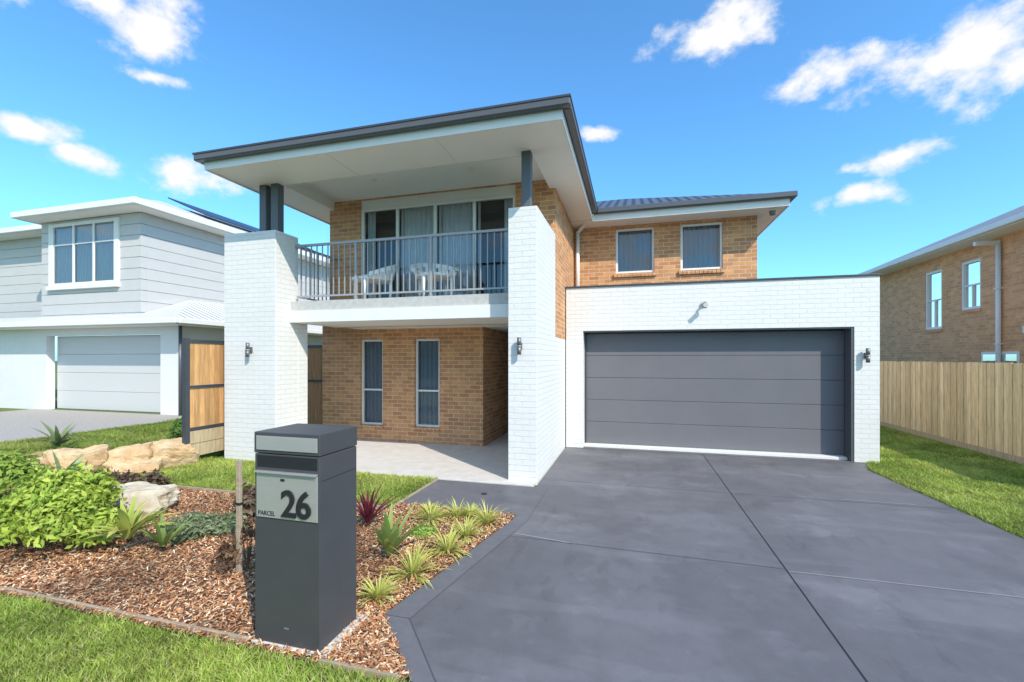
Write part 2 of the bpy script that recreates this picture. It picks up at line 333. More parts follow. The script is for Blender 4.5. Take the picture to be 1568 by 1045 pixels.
def wall_light(x,y,z):
    r=root('wall_light')
    box('mount',r,x-.03,x+.03,y-.02,y,z-.05,z+.05,M['lamp'],.004)
    box('arm',r,x-.012,x+.012,y-.05,y-.02,z-.015,z+.015,M['lamp'])
    cyl('body_up',r,(x,y-.08,z+.006),.032,.12,M['lamp']); cyl('body_down',r,(x,y-.08,z-.126),.032,.12,M['lamp']); cyl('ring',r,(x,y-.08,z-.006),.036,.012,M['silver'])
wall_light(-6.56,6.4,2.0); wall_light(-1.62,6.4,2.03); wall_light(3.95,9.2,1.9)
r=root('security_light')
cyl('base',r,(1.31,9.16,2.9),.05,.04,M['slabgrey'],'Y'); box('neck',r,1.295,1.325,9.08,9.16,2.885,2.915,M['lamp'])
cyl('head',r,(1.31,8.99,2.85),.045,.11,M['slabgrey'],'Y',r2=.03); cyl('sensor',r,(1.31,9.08,2.80),.03,.05,M['lamp'])
def chair(x,y,z,rot):
    r=root('outdoor_chair')
    V=[];F=[]; n=28; ri=.27
    for i in range(n+1):
        a=math.radians(-125+250*i/n); t=math.cos(a*.5)
        top=.44+.22*max(0,math.cos(a*.72))**1.2
        for (rr,zz) in ((ri-.02,.36),(ri,.36),(ri+.05+.03*t,top),(ri+.025+.03*t,top)):
            V.append((rr*math.sin(a)*1.05,rr*math.cos(a),zz))
    for i in range(n):
        k=4*i
        if i%4!=3 or i in(0,n-1):
            F.extend([(k+1,k+5,k+6,k+2),(k+4,k,k+3,k+7),(k,k+1,k+2,k+3),(k+5,k+4,k+7,k+6)])
    k0=len(V)
    for i in range(n+1):
        a=math.radians(-125+250*i/n); t=math.cos(a*.5); top=.44+.22*max(0,math.cos(a*.72))**1.2
        for (rr,zz) in ((ri+.02+.03*t,top-.05),(ri+.055+.03*t,top-.05),(ri+.06+.03*t,top+.02),(ri+.02+.03*t,top+.02)):
            V.append((rr*math.sin(a)*1.05,rr*math.cos(a),zz))
    for i in range(n):
        k=k0+4*i
        for j in range(4): F.append((k+j,k+(j+1)%4,k+4+(j+1)%4,k+4+j))
    poly('back_and_arms',V,F,M['plastic'],r)
    m=24; V=[]
    for zz in (.36,.40):
        for i in range(m):
            a=2*math.pi*i/m; V.append((.28*math.sin(a),.27*math.cos(a)-(.06 if math.cos(a)<0 else 0),zz))
    F=[tuple(range(m-1,-1,-1)),tuple(range(m,2*m))]+[(i,(i+1)%m,m+(i+1)%m,m+i) for i in range(m)]
    poly('seat',V,F,M['plastic'],r)
    for sx in(-1,1):
        for sy in(-1,1): cyl('leg',r,(sx*.2,sy*.2-.02,0),.017,.37,M['plastic'],n=10,r2=.024)
    r.location=(x,y,z); r.rotation_euler=(0,0,rot); r.scale=(1.2,1.2,1.1)
chair(-4.66,7.3,2.88,math.radians(-35)); chair(-3.42,7.3,2.88,math.radians(35))
# ================================================================ GROUND
sheet('ground',[(-400,-400),(400,-400),(400,400),(-400,400)],-.02,M['ground'])
sheet('street',[(-200,-12),(200,-12),(200,-5),(-200,-5)],-.012,M['asph'])
D=root('driveway')
dp=[(-1.34,9.5),(-1.34,6.2),(-2.85,6.2),(-2.85,5.08),(-1.32,5.05),(-1.33,4.85),(-1.72,2.83),(-1.22,2.28),(-.9,1.7),(-.9,-5),(3.9,-5),(3.83,5.7),(3.72,8.6),(3.95,9.19),(3.95,9.5)]
slab('driveway_slab',dp,-.06,.012,M['drive'],D)
def strip(name,p0,p1,w,z,mat,par):
    d=Vector((p1[0]-p0[0],p1[1]-p0[1])).normalized(); nx,ny=-d.y*w/2,d.x*w/2
    sheet(name,[(p0[0]-nx,p0[1]-ny),(p1[0]-nx,p1[1]-ny),(p1[0]+nx,p1[1]+ny),(p0[0]+nx,p0[1]+ny)],z,mat,par)
strip('saw_cut',(1.28,9.1),(1.28,-5),.008,.0165,M['cut'],D)
strip('joint_line',(1.29,4.32),(3.8,4.32),.011,.0165,M['joint'],D)
strip('joint_line',(-1.2,4.5),(-.55,4.40),.016,.0165,M['joint'],D)
strip('joint_line',(-1.1,6.55),(-.6,6.55),.014,.0165,M['joint'],D)
strip('joint_line',(2.6,6.7),(3.4,6.7),.016,.0165,M['joint'],D)
strip('tooled_joint',(-1.0,6.62),(3.7,6.62),.008,.0165,M['cut2'],D)
strip('tooled_joint',(-1.3,4.42),(1.27,4.36),.007,.0165,M['cut2'],D)
strip('drain_groove',(-1.2,9.12),(3.9,9.12),.025,.0165,M['cut'],D)
strip('drain_edge',(-1.2,9.08),(3.9,9.08),.02,.0165,M['joint'],D)
strip('border_line',(-1.16,6.2),(-1.16,4.85),.006,.0165,M['cut2'],D)
strip('border_line',(-1.16,4.85),(-1.52,2.83),.006,.0165,M['cut2'],D)
strip('border_line',(-1.52,2.83),(-1.05,2.28),.006,.0165,M['cut2'],D)
sheet('driveway_border',[(-1.33,4.85),(-1.165,4.85),(-1.525,2.83),(-1.72,2.83)],.0163,M['border'],D)
sheet('driveway_border',[(-1.72,2.825),(-1.53,2.825),(-1.06,2.28),(-1.22,2.28)],.0163,M['border'],D)
cyl('drain_cap',D,(-1.95,5.7,.012),.04,.008,M['cut'])
box('porch',None,-6.04,-1.4,6.22,11.5,-.05,.03,M['conc'],.008)
LW=root('lawn')
front=[(-12,2.33),(-1.27,2.25),(-1.22,2.24),(-.92,1.7),(-.92,-4.9),(-12,-4.9)]
mid=[(-7.6,4.84),(-2.87,4.84),(-2.87,6.21),(-6.03,6.21),(-6.03,6.4),(-7.6,6.4)]
rt=[(3.84,5.7),(3.91,-4.9),(40,-4.9),(40,8),(6.45,8),(6.45,30),(4.16,30),(4.16,9.19),(3.96,9.19),(3.73,8.6)]
for i,q in enumerate((front,mid,rt)): sheet('lawn_base',q,.004,M['lawnb'],LW)
def in_poly(P,q):
    x,y=P[:,0],P[:,1]; ins=np.zeros(len(P),bool); n=len(q); j=n-1
    for i in range(n):
        xi,yi=q[i];xj,yj=q[j]
        c=((yi>y)!=(yj>y))&(x<(xj-xi)*(y-yi)/((yj-yi) if yj!=yi else 1e-9)+xi); ins^=c; j=i
    return ins
def blades(name,q,bb,dens,h,w,z,par,bright=1.):
    n=int((bb[1]-bb[0])*(bb[3]-bb[2])*dens)
    P=np.c_[rng.uniform(bb[0],bb[1],n),rng.uniform(bb[2],bb[3],n)]; P=P[in_poly(P,q)]; n=len(P)
    a=rng.uniform(0,2*np.pi,n); hh=h*rng.uniform(.5,1.25,n); ww=w*rng.uniform(.6,1.3,n)
    clump=np.array([mn.noise(Vector((x*2.2,y*2.2,0)))+.7*mn.noise(Vector((x*9,y*9,4))) for x,y in P]); hh*=1+.5*clump
    low=np.array([mn.noise(Vector((x*.9,y*.9,8))) for x,y in P])
    la=rng.uniform(0,2*np.pi,n); le=hh*rng.uniform(.2,1.4,n)
    dx,dy=np.cos(a)*ww/2,np.sin(a)*ww/2; lx,ly=np.cos(la)*le,np.sin(la)*le
    V=np.empty((n,5,3)); zc=np.full(n,z)
    V[:,0]=np.c_[P[:,0]-dx,P[:,1]-dy,zc]; V[:,1]=np.c_[P[:,0]+dx,P[:,1]+dy,zc]
    V[:,2]=np.c_[P[:,0]+dx*.8+lx*.35,P[:,1]+dy*.8+ly*.35,zc+hh*.6]; V[:,3]=np.c_[P[:,0]-dx*.8+lx*.35,P[:,1]-dy*.8+ly*.35,zc+hh*.6]
    V[:,4]=np.c_[P[:,0]+lx,P[:,1]+ly,zc+hh]
    k=np.arange(n)[:,None]*5
    F=np.concatenate([k+[0,1,2],k+[0,2,3],k+[3,2,4]])
    t=np.clip(rng.uniform(0,1,n)+low*.9,0,1.3)[:,None]; g=np.array([.25,.38,.05])*(1-t)+np.array([.50,.57,.13])*t
    dry=rng.uniform(0,1,n)<.09; g[dry]=(.60,.52,.27)
    g=np.clip(g,.02,.8)*(1+.4*clump[:,None])*bright
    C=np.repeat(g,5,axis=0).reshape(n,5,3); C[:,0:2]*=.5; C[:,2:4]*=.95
    colored(name,V.reshape(-1,3),F,C.reshape(-1,3),M['grass'],par)
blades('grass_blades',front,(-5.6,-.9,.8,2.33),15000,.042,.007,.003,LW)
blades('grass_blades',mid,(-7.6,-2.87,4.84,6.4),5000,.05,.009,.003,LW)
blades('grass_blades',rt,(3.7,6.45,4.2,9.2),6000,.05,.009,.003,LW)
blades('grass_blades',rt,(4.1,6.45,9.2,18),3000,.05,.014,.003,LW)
GB=root('garden_bed')
bed=[(-12,2.34),(-1.28,2.28),(-1.25,2.32),(-1.73,2.84),(-1.34,4.86),(-1.33,5.04),(-2.87,5.06),(-2.88,4.8),(-7.3,4.8),(-8.2,4.4),(-9.6,3.4),(-12,2.5)]
sheet('mulch_base',bed,.007,M['soil'],GB)
def chips(q,bb,dens,z,L=(.012,.045)):
    n=int((bb[1]-bb[0])*(bb[3]-bb[2])*dens)
    P=np.c_[rng.uniform(bb[0],bb[1],n),rng.uniform(bb[2],bb[3],n)]; P=P[in_poly(P,q)]; n=len(P)
    a=rng.uniform(0,2*np.pi,n); ln=rng.uniform(L[0],L[1],n)/2; w=rng.uniform(.004,.014,n)/2; tl=rng.normal(0,.35,n); tr=rng.normal(0,.4,n)
    u=np.c_[np.cos(a)*np.cos(tl),np.sin(a)*np.cos(tl),np.sin(tl)]; v=np.c_[-np.sin(a)*np.cos(tr),np.cos(a)*np.cos(tr),np.sin(tr)]
    c=np.c_[P,z+rng.uniform(.004,.028,n)]
    V=np.stack([c-u*ln[:,None]-v*w[:,None],c+u*ln[:,None]-v*w[:,None]*.7,c+u*ln[:,None]+v*w[:,None]*.7,c-u*ln[:,None]+v*w[:,None]],1)
    pal=np.array([(.40,.165,.07),(.56,.29,.14),(.27,.105,.05),(.66,.46,.28),(.50,.22,.09),(.76,.60,.43),(.13,.065,.035)])
    patch=np.array([mn.noise(Vector((x*1.3,y*1.3,3))) for x,y in P])
    C=pal[rng.choice(7,n,p=[.20,.22,.13,.17,.13,.09,.06])]*rng.uniform(.75,1.2,n)[:,None]*(1+.5*patch[:,None])
    colored('mulch_chips',V.reshape(-1,3),np.arange(4*n).reshape(n,4),np.repeat(C,4,axis=0),M['chip'],GB)
chips(bed,(-7.5,-1.2,2.25,5.06),5200,.007)
chips(bed,(-1.9,-1.1,2.2,3.4),4000,.007,(.02,.06))
ed=root('garden_edging')
L=[];x=-12.0
while x<-2.42:
    L.append((x,min(x+2.38,-2.42),2.322,2.345,-.05,.035)); x+=2.4
boxes('front_boards',ed,L,M['edging'],bev=.003)
boxes('front_board_end',ed,[(-1.83,-1.30,2.27,2.292,-.05,.033)],M['edging'])
boxes('rear_boards',ed,[(-7.3,-4.9,4.80,4.825,-.05,.05),(-4.88,-2.9,4.80,4.825,-.05,.05),(-2.885,-2.86,4.83,6.2,-.05,.03)],M['edging'],bev=.003)
# ================================================================ MAILBOX
MB=root('mailbox')
x0,x1,y0,y1=-2.37,-1.875,2.34,2.72
box('body',MB,x0,x1,y0,y1,.02,1.235,M['mbox'],.004)
box('lid_section',MB,x0-.003,x1+.003,y0-.004,y1+.003,1.24,1.375,M['mbox'],.005)
box('side_seam',MB,x1-.002,x1+.0015,y0+.02,y1-.01,1.08,1.083,M['black'])
box('slot_panel',MB,x0+.02,x1-.012,y0-.011,y0-.004,1.262,1.352,M['silver'],.002)
box('slot_shadow',MB,x0+.02,x1-.02,y0-.002,y0+.002,1.15,1.225,M['black'])
box('flap_lip',MB,x0+.02,x1-.012,y0-.03,y0-.001,1.118,1.130,M['silver'],.002)
box('number_plate',MB,x0+.02,x1-.012,y0-.009,y0,.83,1.115,M['silver'],.002)
box('key_lock',MB,-2.16,-2.13,y0-.012,y0-.008,1.07,1.085,M['black'])
def text(s,size,x,y,z,mat,par,ex=.004,off=0,name='digits'):
    cu=bpy.data.curves.new(name,'FONT'); cu.body=s; cu.size=size; cu.extrude=ex; cu.offset=off; cu.materials.append(mat); cu.space_character=.95
    o=bpy.data.objects.new(name,cu); link(o,par); o.location=(x,y,z); o.rotation_euler=(math.pi/2,0,0); return o
text('26',.235,-2.155,y0-.014,.852,M['black'],MB,.005,.004)
text('PARCEL',.04,-2.335,y0-.0105,.845,M['black'],MB,.001,0,'parcel_label')
text('vivo',.022,-2.14,y0-.0015,.13,M['silver'],MB,.0008,0,'maker_mark')
box('footing',MB,x0-.02,x1+.06,y0-.012,y1+.06,-.05,.028,M['conc'],.005)
# ================================================================ FENCES
def palings(name,x,y0,y1,h,step=.1):
    r=root(name); L=[];C=[]; y=y0; i=0
    while y<y1:
        o=.012 if i%2 else 0; L.append((x-.008-o,x+.008-o,y,y+step-.004,.0,h+random.uniform(-.008,.008)))
        t=random.uniform(0,1); b=random.uniform(.85,1.12); C.append((b*(.80+.06*t),b*(.56+.08*t),b*(.30+.08*t))); y+=step; i+=1
    boxes('palings',r,L,M['timber'],C)
    boxes('rails',r,[(x+.01,x+.05,y0,y1,z,z+.07) for z in(.3,1.0,1.55)],M['timber'],[(.5,.34,.19)]*3)
    boxes('plinth',r,[(x-.032,x-.022,y0,y1,0,.15)],M['timber'],[(.52,.38,.24)])
    yy=y0;P=[]
    while yy<y1: P.append((x+.01,x+.1,yy,yy+.1,0,h-.04)); yy+=2.4
    boxes('posts',r,P,M['timber'],[(.45,.33,.2)]*len(P))
palings('timber_fence',6.47,7.0,32,1.77)
G=root('timber_gate')
gx=-7.49
boxes('frame',G,[(gx-.04,gx+.04,5.9,5.98,0,2.2),(gx-.035,gx+.035,6.78,6.85,0,2.18),(gx-.03,gx+.03,5.98,6.78,2.12,2.18),(gx-.03,gx+.03,5.98,6.78,1.32,1.37),(gx-.03,gx+.03,5.98,6.78,.58,.63),(gx-.035,gx+.035,8.4,8.5,0,2.1)],M['dark'])
L=[];C=[];y=5.985
while y<6.77:
    for z0,z1 in((.634,1.316),(1.374,2.116)):
        L.append((gx-.01,gx+.012,y,min(y+.095,6.778),z0,z1)); b=random.uniform(.7,1.1); C.append((.58*b,.32*b,.13*b))
    y+=.099
boxes('boards',G,L,M['timber'],C)
L=[];C=[]
for z in(.12,.35): L.append((gx-.02,gx+.02,5.98,6.78,z,z+.22)); C.append((.46,.36,.22))
boxes('sleepers',G,L,M['timber'],C)
r=root('side_gate'); L=[];C=[];x=-7.40
while x<-6.97:
    L.append((x,x+.095,8.80,8.82,.1,2.1)); C.append((.36,.19,.09)); x+=.1
boxes('boards',r,L,M['timber'],C); boxes('frame',r,[(-7.45,-6.92,8.77,8.80,2.1,2.16),(-6.96,-6.91,8.77,8.80,0,2.1),(-7.45,-6.96,8.77,8.80,1.3,1.35)],M['dark'])
# ================================================================ LEFT NEIGHBOUR
B=.35
slab('raised_ground',[(-7.62,6.0),(-7.62,60),(-60,60),(-60,0),(-13.5,1.2),(-9.9,3.3),(-8.6,4.5)],-.1,B,M['lawnb'])
slab('driveway.001',[(-10.5,8.9),(-17,8.9),(-17,1),(-13.2,1.2),(-10.9,3.9)],B-.05,B+.012,M['nconc'])
LN=root('lawn.001')
nlq=[(-7.65,6.1),(-7.65,9),(-10.45,9),(-10.6,5.0),(-10.9,3.95),(-9.9,3.35),(-8.6,4.55)]
blades('grass_blades',nlq,(-10.9,-7.6,3.3,9),3500,.06,.012,B,LN,.75)
N=root('weatherboard_house')
wall_x('garage_front',N,-22,-11.4,B-.1,2.70,8.9,9.1,[(-16.5,-12.1,B-.1,2.5)],M['render'])
box('garage_side',N,-11.6,-11.4,9.1,22,B-.1,2.70,M['render'])
L=[];hh=(2.48-B)/4
for i in range(4): L.append((-16.48,-12.12,9.14,9.17,B+.02+i*hh+.003,B+.02+(i+1)*hh-.003))
boxes('garage_door',N,L,M['wdoor'],bev=.006); box('garage_door_back',N,-16.5,-12.1,9.172,9.2,B,2.5,M['clad'])
boxes('lower_soffit',N,[(-22,-10.95,8.45,9.0,2.70,2.73),(-11.4,-10.95,9.0,22,2.70,2.73)],M['soffit'])
boxes('lower_gutter',N,[(-22,-10.85,8.33,8.45,2.72,2.86),(-10.95,-10.85,8.45,22,2.72,2.86)],M['white'],bev=.015)
cyl('downpipe',N,(-11.34,8.84,B),.04,2.35,M['gutter'])
poly('skirt_roof',[(-22,8.4,2.85),(-10.9,8.4,2.85),(-10.9,22,2.85),(-12.82,22,3.62),(-12.82,10.32,3.62),(-12.82,8.92,3.06),(-22,8.92,3.06)],
     [(0,1,5,6),(1,4,5),(1,2,3,4)],None,N,[M['wroofX'],M['wroofY']],[0,0,1])
nw=(-16.25,-13.66,3.91,5.71)
L=[];z=2.8
while z<5.79:
    z1=min(z+.30,5.80)
    def seg(a,b): L.append((a,b,8.9,9.05,z,z1-.014))
    if z1<=nw[2] or z>=nw[3]: seg(-16.7,-12.8)
    else:
        seg(-16.7,nw[0]); seg(nw[1],-12.8)
        if z<nw[2]: L.append((nw[0],nw[1],8.9,9.05,z,nw[2]))
        if z1-.014>nw[3]: L.append((nw[0],nw[1],8.9,9.05,nw[3],z1-.014))
    L.append((-22,-16.7,9.9,10.05,z,z1-.014))
    L.append((-12.95,-12.8,9.052,22,z,z1-.014)); z+=.30
boxes('upper_cladding',N,L,M['clad'])
boxes('upper_wall_core',N,[(-16.68,nw[0],8.92,9.04,2.8,5.80),(nw[1],-12.96,8.92,9.04,2.8,5.80),(nw[0],nw[1],8.92,9.04,2.8,nw[2]),(-12.94,-12.82,9.06,21.9,2.8,5.80),(-22,-16.7,9.92,10.04,2.8,5.80),(-16.7,-16.55,9.05,9.9,2.8,5.80)],M['clad'])
win(N,nw[0],nw[1],nw[2],nw[3],8.84,fw=.09,mull=(-15.35,-14.55),trans=(5.1,),curt='curt',cy=.13)
box('window_sill',N,nw[0]-.1,nw[1]+.1,8.80,8.9,nw[2]-.1,nw[2]-.002,M['white'])
boxes('window_trim',N,[(nw[0]-.09,nw[0]-.002,8.86,8.9,nw[2],nw[3]),(nw[1]+.002,nw[1]+.09,8.86,8.9,nw[2],nw[3])],M['white'])
boxes('upper_soffit',N,[(-16.9,-12.32,8.45,8.9,5.80,5.83),(-12.8,-12.32,8.9,22,5.80,5.83),(-22,-16.9,9.4,9.9,5.80,5.83)],M['soffit'])
boxes('upper_gutter',N,[(-16.95,-12.22,8.34,8.46,5.80,5.97),(-12.33,-12.22,8.46,22,5.80,5.97),(-16.95,-16.85,8.46,9.3,5.80,5.97),(-22,-16.95,9.28,9.4,5.80,5.97)],M['white'],bev=.015)
hip('upper_roof',N,-22,-12.28,9.35,22,5.95,.4,M['wroofX'],M['wroofY'])
hip('bump_roof',N,-16.9,-12.281,8.41,14,5.952,.4,M['wroofX'],M['wroofY'])
sp=root('solar_panels')
for j in range(3):
    ya=11.2+j*1.75
    a=(-13.3,5.95+.4*1.02+.10); b=(-14.9,5.95+.4*2.62+.16)
    poly('panel',[(a[0],ya,a[1]),(a[0],ya+1.7,a[1]),(b[0],ya+1.7,b[1]),(b[0],ya,b[1]),(a[0],ya,a[1]+.04),(a[0],ya+1.7,a[1]+.04),(b[0],ya+1.7,b[1]+.04),(b[0],ya,b[1]+.04)],BF,M['solar'],sp)
# ================================================================ RIGHT NEIGHBOUR
R=root('brick_house.001')
rwins=[(16.3,17.1,2.75,4.55),(14.75,15.5,3.2,4.55)]
wall_y('upper_wall',R,8,20.0,-.1,4.93,8.95,9.2,rwins,M['brickR'])
box('rear_wall',R,9.2,20,19.8,20,-.1,4.93,M['brickR'])
for a,b,c,d in rwins:
    boxes('window_frame',R,[(8.97,9.06,a,a+.07,c,d),(8.97,9.06,b-.07,b,c,d),(8.97,9.06,a+.07,b-.07,d-.07,d),(8.97,9.06,a+.07,b-.07,c,c+.07),(8.99,9.06,a+.07,b-.07,(c+d)/2-.02,(c+d)/2+.02),(8.99,9.06,(a+b)/2-.025,(a+b)/2+.025,c+.07,(c+d)/2-.02)],M['white'])
    poly('window_glass',[(9.03,a,c),(9.03,b,c),(9.03,b,d),(9.03,a,d)],[(0,1,2,3)],M['glassd'],R)
    box('window_interior',R,9.15,9.17,a-.2,b+.2,c-.1,d+.1,M['curtd'])
    boxes('brick_sill',R,[(8.91,9.0,a-.03+i*.086,a-.03+i*.086+.078,c-.09,c-.003) for i in range(int((b-a+.06)/.086))],M['brickR'])
for a,b in((10.9,11.5),(12.4,13.0),(13.5,14.7)):
    boxes('low_window_frame',R,[(8.93,8.96,a,b,1.5,2.02)],M['white']); poly('low_window_glass',[(8.925,a+.06,1.5),(8.925,b-.06,1.5),(8.925,b-.06,1.95),(8.925,a+.06,1.95)],[(0,1,2,3)],M['glassd'],R)
box('vent',R,8.93,8.95,13.15,13.4,2.45,2.62,M['white'])
boxes('soffit',R,[(8.42,8.95,7.5,20.4,4.93,4.97)],M['soffit'])
boxes('gutter',R,[(8.31,8.42,7.5,20.4,4.95,5.09),(8.4,20,20.3,20.42,4.95,5.09)],M['white'],bev=.015)
hip('roof',R,8.36,17,7.5,20.4,5.08,.46,M['groofX'],M['groofY'])
cyl('downpipe',R,(8.88,14.05,0),.05,4.75,M['white']); poly('downpipe_elbow',bv(8.4,8.9,14.02,14.10,4.72,4.82),BF,M['white'],R)
boxes('downpipe_bracket',R,[(8.82,8.95,13.99,14.11,z,z+.03) for z in(2.2,3.6)],M['white'])
# houses on the far side of the street (seen only as reflections in the glass)
for (hx,hw,mt,rf) in((-16,13,'brickR','roof'),(1,12,'clad','groof'),(17,13,'render','roof')):
    o=root('street_house')
    wall_x('front_wall',o,hx-hw/2,hx+hw/2,-.02,2.8,-21.25,-21,[(hx-hw/2+1,hx-hw/2+5.8,-.02,2.3),(hx+1,hx+2.8,.8,2.2)],M[mt])
    box('core',o,hx-hw/2+.05,hx+hw/2-.05,-32,-21.3,-.02,2.8,M['int'])
    box('garage_door',o,hx-hw/2+1,hx-hw/2+5.8,-21.2,-21.15,0,2.3,M['gdoor'])
    poly('window_glass',[(hx+1,-21.1,.8),(hx+2.8,-21.1,.8),(hx+2.8,-21.1,2.2),(hx+1,-21.1,2.2)],[(0,1,2,3)],M['glassd'],o)
    hip('roof',o,hx-hw/2-.5,hx+hw/2+.5,-32.5,-20.4,2.8,.42,M[rf+'X'],M[rf+'Y'])
# ================================================================ ROCKS
def rock(name,c,s,seed,mat,rot=0,par=None):
    import bmesh
    bm=bmesh.new(); bmesh.ops.create_cube(bm,size=2); bmesh.ops.subdivide_edges(bm,edges=bm.edges,cuts=11,use_grid_fill=True)
    for v in bm.verts:
        p=v.co.copy(); q=p.normalized()*1.25; p=p.lerp(q,.22)
        p+=q*.22*mn.noise(p*1.1+Vector((seed*7.1,0,0)))+q*.10*mn.noise(p*3+Vector((0,seed,0)))+q*.04*mn.noise(p*8+Vector((0,seed,2)))
        f=round(mn.noise(p*1.2+Vector((seed,3,1)))*5)/5; p+=q*.14*f
        for k in range(5):
            dn=Vector((math.sin(seed*3+k*2.1),math.cos(seed*1.7+k*2.6),.5*math.sin(seed+k))).normalized(); e=p.dot(dn)-.98
            if e>0: p-=dn*e*.92
        v.co=Vector((p.x*s[0],p.y*s[1],p.z*s[2]))
    me=bpy.data.meshes.new(name); bm.to_mesh(me); bm.free(); me.materials.append(mat)
    for f in me.polygons: f.use_smooth=False
    o=link(bpy.data.objects.new(name,me),par); o.location=c; o.rotation_euler=(random.uniform(-.1,.1),random.uniform(-.1,.1),rot)
RW=root('sandstone_retaining_wall')
pts=[(-7.70,5.80,.36,.25),(-7.98,5.30,.34,.22),(-8.28,4.86,.35,.27),(-8.65,4.42,.36,.22),(-9.15,4.0,.38,.27),(-9.7,3.62,.38,.24),(-10.4,3.2,.42,.28),(-11.3,2.7,.45,.27),(-12.2,2.2,.45,.27)]
for i,(x,y,s,h) in enumerate(pts):
    rock('boulder',(x,y,.17),(s,.24+.04*(i%2),h),i+1,M['stone'],math.radians(55 if i<4 else 38),RW)
for i,(x,y) in enumerate([(-7.62,5.25),(-8.05,4.55),(-8.75,3.85)]): rock('low_boulder',(x,y,.06),(.30,.18,.15),i+20,M['stone'],math.radians(40+i*12),RW)
rock('boulder',(-5.75,3.9,.12),(.40,.2,.20),33,M['stone2'],math.radians(12))
rock('boulder',(-3.75,4.3,.03),(.12,.08,.06),34,M['stone2'],0.5)
# ================================================================ PLANTS
def straps(name,c,n,ln,w,tilt,bend,ca,cb,seed,seg=6,stem=0,edge=None):
    g=np.random.default_rng(seed); V=[];F=[];C=[]
    for i in range(n):
        a=g.uniform(0,2*math.pi); t=math.radians(g.uniform(*tilt)); L=ln*g.uniform(.65,1.15); k=g.uniform(.6,1.2)*bend
        p=np.array([c[0]+.02*math.cos(a),c[1]+.02*math.sin(a),c[2]+stem*g.uniform(.4,1)]); W=w*g.uniform(.7,1.2)
        col_=np.array(ca)+(np.array(cb)-np.array(ca))*g.uniform(0,1); s=np.array([-math.sin(a),math.cos(a),0])
        b=len(V)
        for j in range(seg+1):
            u=j/seg; ww=W*(min(1,.45+u*2.2) if u<.3 else max(.02,(1-((u-.3)/.7)**2)))
            V.append(p-s*ww/2); V.append(p+np.array([0,0,-ww*.15])); V.append(p+s*ww/2)
            ec=np.array(edge) if edge is not None else col_*1.1
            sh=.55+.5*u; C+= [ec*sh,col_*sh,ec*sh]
            th=t+k*u; p=p+np.array([math.cos(a)*math.sin(th),math.sin(a)*math.sin(th),math.cos(th)])*L/seg
        for j in range(seg):
            q=b+3*j; F+=[(q,q+1,q+4,q+3),(q+1,q+2,q+5,q+4)]
    return colored(name,V,F,C,M['leaf'])
def shrub(name,lobes,n,size,ca,cb,seed,long=1.6,twigs=12,outer=.55):
    g=np.random.default_rng(seed); V=[];F=[];C=[]
    w=np.array([l[3]**2 for l in lobes]); w=w/w.sum()
    for i in range(n):
        l=lobes[g.choice(len(lobes),p=w)]; d=g.normal(size=3); d/=np.linalg.norm(d); d[2]=abs(d[2])*1.0-.15
        rr=g.uniform(outer,1)**.6*(1+.38*mn.noise(Vector((d[0]*3.2+seed,d[1]*3.2,d[2]*3.2+l[0])))+.12*mn.noise(Vector((d[0]*9,d[1]*9,d[2]*9))))
        p=np.array(l[:3])+d*rr*np.array([l[3],l[3],l[4]])
        if p[2]<.015: continue
        nr=d+g.normal(size=3)*.55; nr/=np.linalg.norm(nr); t=np.cross(nr,g.normal(size=3)); t/=np.linalg.norm(t); b=np.cross(nr,t); s=size*g.uniform(.6,1.25)
        k=len(V); V+=[p-t*s*long/2,p+b*s*.4+nr*s*.12,p+t*s*long/2,p-b*s*.4+nr*s*.12]; F.append((k,k+1,k+2,k+3))
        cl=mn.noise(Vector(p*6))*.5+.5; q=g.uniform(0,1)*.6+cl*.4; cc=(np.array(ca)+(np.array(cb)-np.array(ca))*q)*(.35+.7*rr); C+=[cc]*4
    r=root(name); colored('foliage',V,F,C,M['leaf'],r)
    Vt=[];Ft=[]
    for i in range(twigs):
        l=lobes[i%len(lobes)]; a=g.uniform(0,6.28); e=np.array(l[:3])+np.array([math.cos(a)*l[3]*.7,math.sin(a)*l[3]*.7,l[4]*g.uniform(0,.6)]); b=np.array([l[0],l[1],0]); k=len(Vt); ww=.006
        Vt+=[b+[-ww,0,0],b+[ww,0,0],b+[0,ww,0],e]; Ft+=[(k,k+1,k+3),(k+1,k+2,k+3),(k+2,k,k+3)]
    poly('twigs',Vt,Ft,M['bark'],r)
LG=((.20,.34,.045),(.62,.68,.12))
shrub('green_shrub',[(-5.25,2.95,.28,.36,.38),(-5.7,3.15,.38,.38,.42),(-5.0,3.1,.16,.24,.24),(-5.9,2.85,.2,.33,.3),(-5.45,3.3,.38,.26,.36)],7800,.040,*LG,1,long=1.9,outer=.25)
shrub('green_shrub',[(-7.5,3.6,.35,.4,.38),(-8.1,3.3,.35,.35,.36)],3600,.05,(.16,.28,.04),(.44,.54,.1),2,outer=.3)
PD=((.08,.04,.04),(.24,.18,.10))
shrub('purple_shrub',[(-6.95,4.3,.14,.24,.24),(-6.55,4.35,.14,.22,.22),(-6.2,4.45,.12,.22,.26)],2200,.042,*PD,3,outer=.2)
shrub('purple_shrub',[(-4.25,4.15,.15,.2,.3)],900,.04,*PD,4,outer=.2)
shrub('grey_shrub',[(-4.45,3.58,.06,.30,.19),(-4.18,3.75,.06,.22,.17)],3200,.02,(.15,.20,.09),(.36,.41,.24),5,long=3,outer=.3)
shrub('grey_shrub',[(-7.3,3.7,.08,.3,.18),(-6.6,4.0,.06,.25,.14)],2000,.022,(.14,.22,.09),(.30,.38,.2),6,long=2.5)
